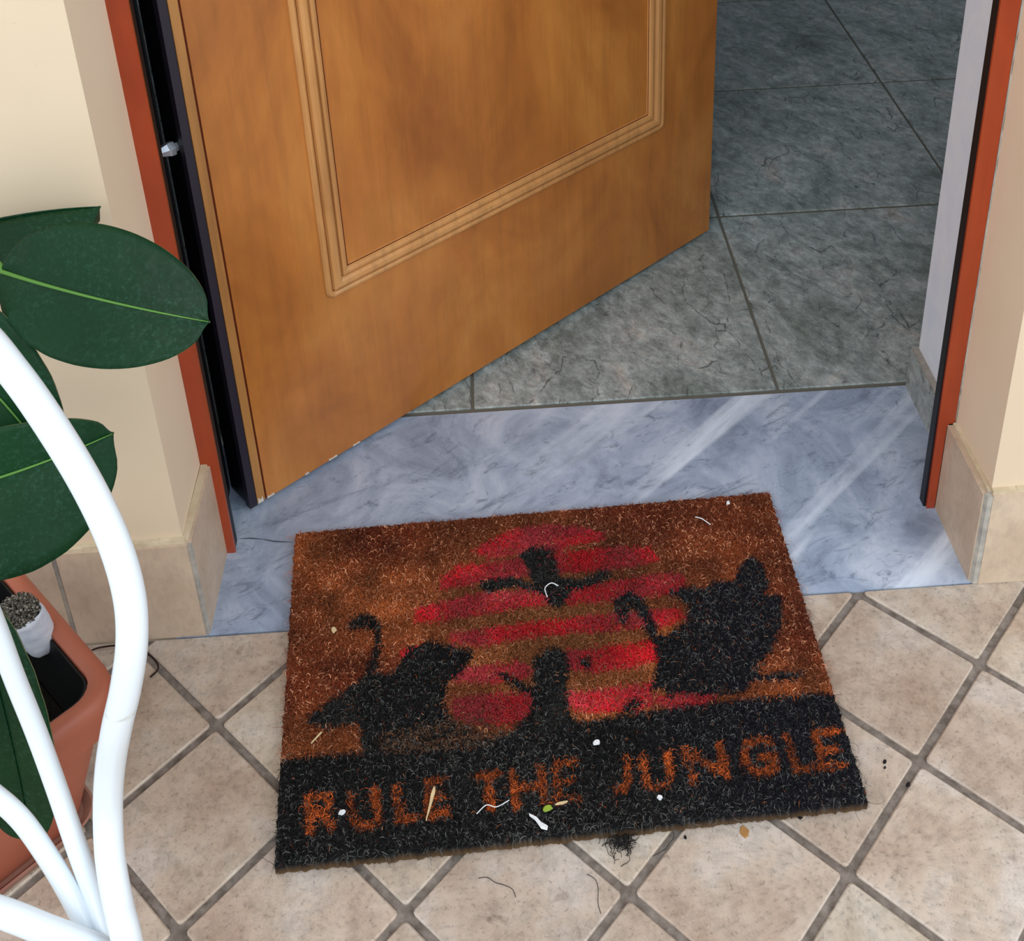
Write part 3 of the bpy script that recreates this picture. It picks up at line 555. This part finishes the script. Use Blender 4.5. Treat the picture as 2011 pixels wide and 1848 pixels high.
# ---------------------------------------------------------------- terracotta pot with its saucer, soil and bag of gravel
PC = Vector((-.855, .1117, 0)); PA = math.radians(43.5)
def rsq(side, rad, z, k=6):
    out = []; h_ = side/2-rad
    for sx_, sy_, a0 in ((1, 1, 0), (-1, 1, 90), (-1, -1, 180), (1, -1, 270)):
        for i in range(k+1):
            a = math.radians(a0+i*90/k); x = sx_*h_+rad*math.cos(a); y = sy_*h_+rad*math.sin(a)
            out.append(Vector((PC.x+x*math.cos(PA)-y*math.sin(PA), PC.y+x*math.sin(PA)+y*math.cos(PA), z)))
    return out
def loft(bm, rings, cap0=True, cap1=True, mi=0):
    R = [[bm.verts.new(p) for p in r] for r in rings]; fs = []
    for A, B in zip(R, R[1:]):
        for i in range(len(A)): fs.append(bm.faces.new((A[i], A[(i+1) % len(A)], B[(i+1) % len(A)], B[i])))
    if cap0: fs.append(bm.faces.new(R[0][::-1]))
    if cap1: fs.append(bm.faces.new(R[-1]))
    for f in fs: f.material_index = mi
pot = empty('flower_pot', (PC.x, PC.y, .009)); tag(pot, 'square terracotta-coloured flower pot standing behind the white tubular stand', 'flower pot')
bm = bmesh.new()
loft(bm, [rsq(.146, .020, .009), rsq(.150, .022, .012), rsq(.220, .028, .150), rsq(.226, .028, .1505), rsq(.246, .034, .154), rsq(.252, .036, .185), rsq(.250, .036, .195), rsq(.240, .033, .2005), rsq(.226, .028, .2005), rsq(.214, .024, .197), rsq(.211, .022, .180), rsq(.150, .018, .05), rsq(.14, .018, .02)], True, True)
o = fin(bm, 'body', M_POT, pot, True); o.modifiers.new('e', 'EDGE_SPLIT').split_angle = math.radians(50)
bm = bmesh.new(); loft(bm, [rsq(.17, .02, .105), rsq(.178, .022, .125)], True, True); o = fin(bm, 'soil', M_SOIL, pot)
bm = bmesh.new(); loft(bm, [rsq(.205, .020, .160), rsq(.2105, .021, .194), rsq(.2065, .020, .194), rsq(.178, .015, .118)], False, False); fin(bm, 'black_liner', M_LINER, pot)
sau = bmesh.new(); loft(sau, [rsq(.160, .025, .0008), rsq(.176, .028, .016), rsq(.171, .026, .0165), rsq(.156, .024, .0085)], True, True)
o = fin(sau, 'pot_saucer', M_SAUCER); tag(o, 'low square brownish saucer under the terracotta-coloured pot', 'saucer')
# bag of gravel leaning inside the pot
BD = 1.195
bagc = at(38, 1212, BD)
bag = empty('gravel_bag', bagc+Vector((0, 0, -.03))); tag(bag, 'open white bag filled with grey gravel lying in the terracotta-coloured pot', 'bag')
bm = bmesh.new(); ax = (at(37, 1204, BD)-at(83, 1266, BD+.036)).normalized(); sd1 = ax.cross(FW).normalized(); sd2 = ax.cross(sd1).normalized(); rb = random.Random(4)
cen = [at(86, 1272, BD+.034), at(83, 1266, BD+.031), at(74, 1250, BD+.024), at(58, 1230, BD+.014), at(42, 1211, BD+.004), at(37, 1204, BD)]; rd = [.012, .0155, .0180, .0200, .0215, .0208]; ringp = []
for i, (c0, r) in enumerate(zip(cen, rd)):
    ringp.append([c0+sd1*r*math.cos(a)*(1+.10*math.sin(3*a+i))+sd2*r*.8*math.sin(a)*(1+.08*math.cos(4*a+i*.7))+ax*rb.uniform(-.002, .002) for a in [k*2*math.pi/22 for k in range(22)]])
R = [[bm.verts.new(p) for p in r] for r in ringp]
for A, B in zip(R, R[1:]):
    for i in range(22): bm.faces.new((A[i], A[(i+1) % 22], B[(i+1) % 22], B[i]))
bm.faces.new(R[0]); o = fin(bm, 'bag', M_BAG, bag, True); so = o.modifiers.new('s', 'SOLIDIFY'); so.thickness = .0015
bm = bmesh.new(); 
dc = [bm.verts.new(cen[-2]+sd1*.0208*math.cos(k*.2856)+sd2*.017*math.sin(k*.2856)+ax*.008) for k in range(22)]; bm.faces.new(dc)
for i in range(900):
    a = rb.uniform(0, 6.283); r = .0208*math.sqrt(rb.random()); h = rb.uniform(-.004, .004)+.008*(1-(r/.0208)**2)
    p = cen[-2]+ax*.008+sd1*r*math.cos(a)+sd2*r*.86*math.sin(a)+ax*(h+.002); s = rb.uniform(.0010, .0024)
    rm = Matrix.Rotation(rb.uniform(0, 6), 4, (rb.random(), rb.random(), rb.random()+.1))@Matrix.Diagonal((1, rb.uniform(.35, .8), rb.uniform(.3, .7), 1))
    bmesh.ops.create_icosphere(bm, subdivisions=1, radius=s, matrix=Matrix.Translation(p)@rm)
o = fin(bm, 'gravel', M_GRAV, bag); o['kind'] = 'stuff'

# ---------------------------------------------------------------- rubber plant
pl = empty('rubber_plant', (PC.x, PC.y, .14)); tag(pl, 'rubber plant with broad glossy dark green leaves growing in the pot', 'plant')
STEM = crom([Vector((-.862, .114, .142)), Vector((-.868, .112, .30)), Vector((-.852, .118, .46)), Vector((-.846, .124, .62)), Vector((-.85, .12, .86))], 8)
bm = bmesh.new(); tube(bm, STEM, lambda t: .008-.004*t, 12); fin(bm, 'stem', M_STEM, pl, True)
def leaf(base, tip, sag, side, wl, wr, fold, stem_z, curl=0., ew=.5, name='leaf', camber=.0, rib=None):
    """base, tip: ends of the blade; side: direction across the blade; wl / wr half widths; sag: offset of the midrib's middle"""
    n_ = 28; m_ = 8; side = Vector(side).normalized(); L = (tip-base); mid = (base+tip)/2+Vector(sag); pts = []; n_ = 40
    for i in range(n_+1):
        t = .5-.5*math.cos(math.pi*i/n_); pts.append((1-t)**2*base+2*t*(1-t)*(2*mid-(base+tip)/2)+t*t*tip)
    bm = bmesh.new(); rows = []
    for i, p in enumerate(pts):
        t = .5-.5*math.cos(math.pi*i/n_); tan = (pts[min(i+1, n_)]-pts[max(i-1, 0)]).normalized(); sd = (side-tan*side.dot(tan)).normalized(); nr = tan.cross(sd).normalized()
        w = max((4*t*(1-t)), 0)**ew*(1-.10*(t-.5)); 
        if t > .972: w = min(w, .03+((1-t)/.028)**1.6*.30)
        w = max(w, .006); row = []
        for j in range(-m_, m_+1):
            q = j/m_; hw = (wl if q < 0 else wr)*w
            row.append(bm.verts.new(p+sd*(q*hw)+nr*(fold*abs(q)*hw+curl*q*q*hw+camber*q*hw-.0012*(1-min(1, abs(q)*6)))+nr*.0009*math.sin(t*46+abs(q)*3)*abs(q)*.6))
        rows.append(row)
    for A, B in zip(rows, rows[1:]):
        for j in range(2*m_): bm.faces.new((A[j], A[j+1], B[j+1], B[j]))
    o = fin(bm, name, [M_LEAF, M_LEDGE], pl, True); s = o.modifiers.new('s', 'SOLIDIFY'); s.thickness = .0011; s.offset = -1; s.material_offset_rim = 1
    bm = bmesh.new(); nrm = L.cross(side).normalized(); nrm = nrm if nrm.dot(CAM-mid) > 0 else -nrm
    tube(bm, [p+nrm*(.0001) for p in pts[:-1]], lambda t: .0019*(1-t)**1.1+.0003, 8); fin(bm, 'midrib', rib or M_RIB, o, True)
    bm = bmesh.new(); k_ = min(STEM, key=lambda q: abs(q.z-stem_z)); t0 = (pts[0]-pts[1]).normalized()
    tube(bm, crom([k_.copy(), (k_+base)/2+Vector((0, 0, -.01))+t0*.01, base+t0*.012, pts[1]], 6), .0022, 8); fin(bm, 'petiole', M_RIB, o, True)
    return o
PXM = 1/FPX
def W2(px, d): return px*d*PXM
# the broad leaf across the left jamb
b, t_ = at(2, 533, 1.02), at(410, 632, .97)
leaf(b, t_, UP*.000+(-FW)*.012, UP*1+FW*.25, W2(128, 1.0), W2(140, 1.0), .10, .56, ew=.52)
b, t_ = at(-215, 492, 1.10), at(196, 406, 1.13)                                                # dark leaf behind it
leaf(b, t_, UP*.008, UP*.35+FW*1.2, W2(110, 1.1), W2(150, 1.1), -.9, .66, ew=.42, rib=M_LEAF)
b, t_ = at(-236, 566, .995), at(100, 905, 1.02)                                                 # leaf hanging under the broad one
leaf(b, t_, RT*.004+UP*.006, RT*.74+UP*.66, W2(120, 1.0), W2(128, 1.0), .12, .52, ew=.52)
b, t_ = at(-190, 985, .975), at(222, 851, 1.0)                                                # large leaf behind the tube
leaf(b, t_, (-FW)*.01-UP*.004, UP*.95+RT*.25, W2(190, 1.0), W2(96, 1.0), .10, .40, ew=.50)
b, t_ = at(-65, 1150, 1.02), at(60, 1655, 1.10)                                                # leaf hanging before the pot
leaf(b, t_, RT*.010+(-FW)*.01, RT*1+UP*.1, W2(100, 1.05), W2(88, 1.05), .10, .40, ew=.5, rib=M_LEAF)
b, t_ = at(-260, 800, 1.12), at(70, 835, 1.16)                                                 # small one in the shade behind
leaf(b, t_, UP*.0, UP*1+FW*.3, W2(60, 1.1), W2(52, 1.1), .1, .46, ew=.5)

# ---------------------------------------------------------------- white tubular stand in the foreground
st = empty('plant_stand', at(262, 2150, .98)); tag(st, 'white enamelled tubular metal stand with curved bars in the left foreground', 'stand')
def bar(name, P, r):
    bm = bmesh.new(); tube(bm, crom([at(*p) for p in P], 12), r, 24); return fin(bm, name, M_ENAMEL, st, True)
bar('curved_bar', [(-420, 560, .88), (-200, 560, .87), (-60, 635, .86), (30, 735, .857), (110, 850, .855), (178, 965, .857), (226, 1070, .858), (254, 1170, .86), (259, 1260, .865), (247, 1350, .88), (229, 1430, .90), (216, 1510, .93), (212, 1590, .95), (216, 1680, .95), (231, 1770, .94), (250, 1850, .93), (268, 1960, .95), (276, 2080, .99), (278, 2230, 1.05)], .0112)
bar('slim_bar', [(-190, 900, .88), (-90, 1040, .895), (-15, 1215, .93), (28, 1330, .95), (72, 1440, .965), (112, 1550, .97), (146, 1650, .965), (180, 1745, .96), (208, 1830, .95), (235, 1900, .945), (262, 1985, .955)], .0080)
bar('slim_bar', [(-230, 1440, .96), (-110, 1490, .96), (-20, 1555, .96), (40, 1608, .96), (92, 1680, .96), (135, 1752, .955), (178, 1835, .95), (212, 1905, .945), (250, 1990, .96)], .0080)
bar('lower_bar', [(-320, 1730, .90), (-150, 1748, .905), (0, 1791, .91), (95, 1828, .92), (175, 1858, .935), (230, 1885, .945), (262, 1935, .95)], .0102)
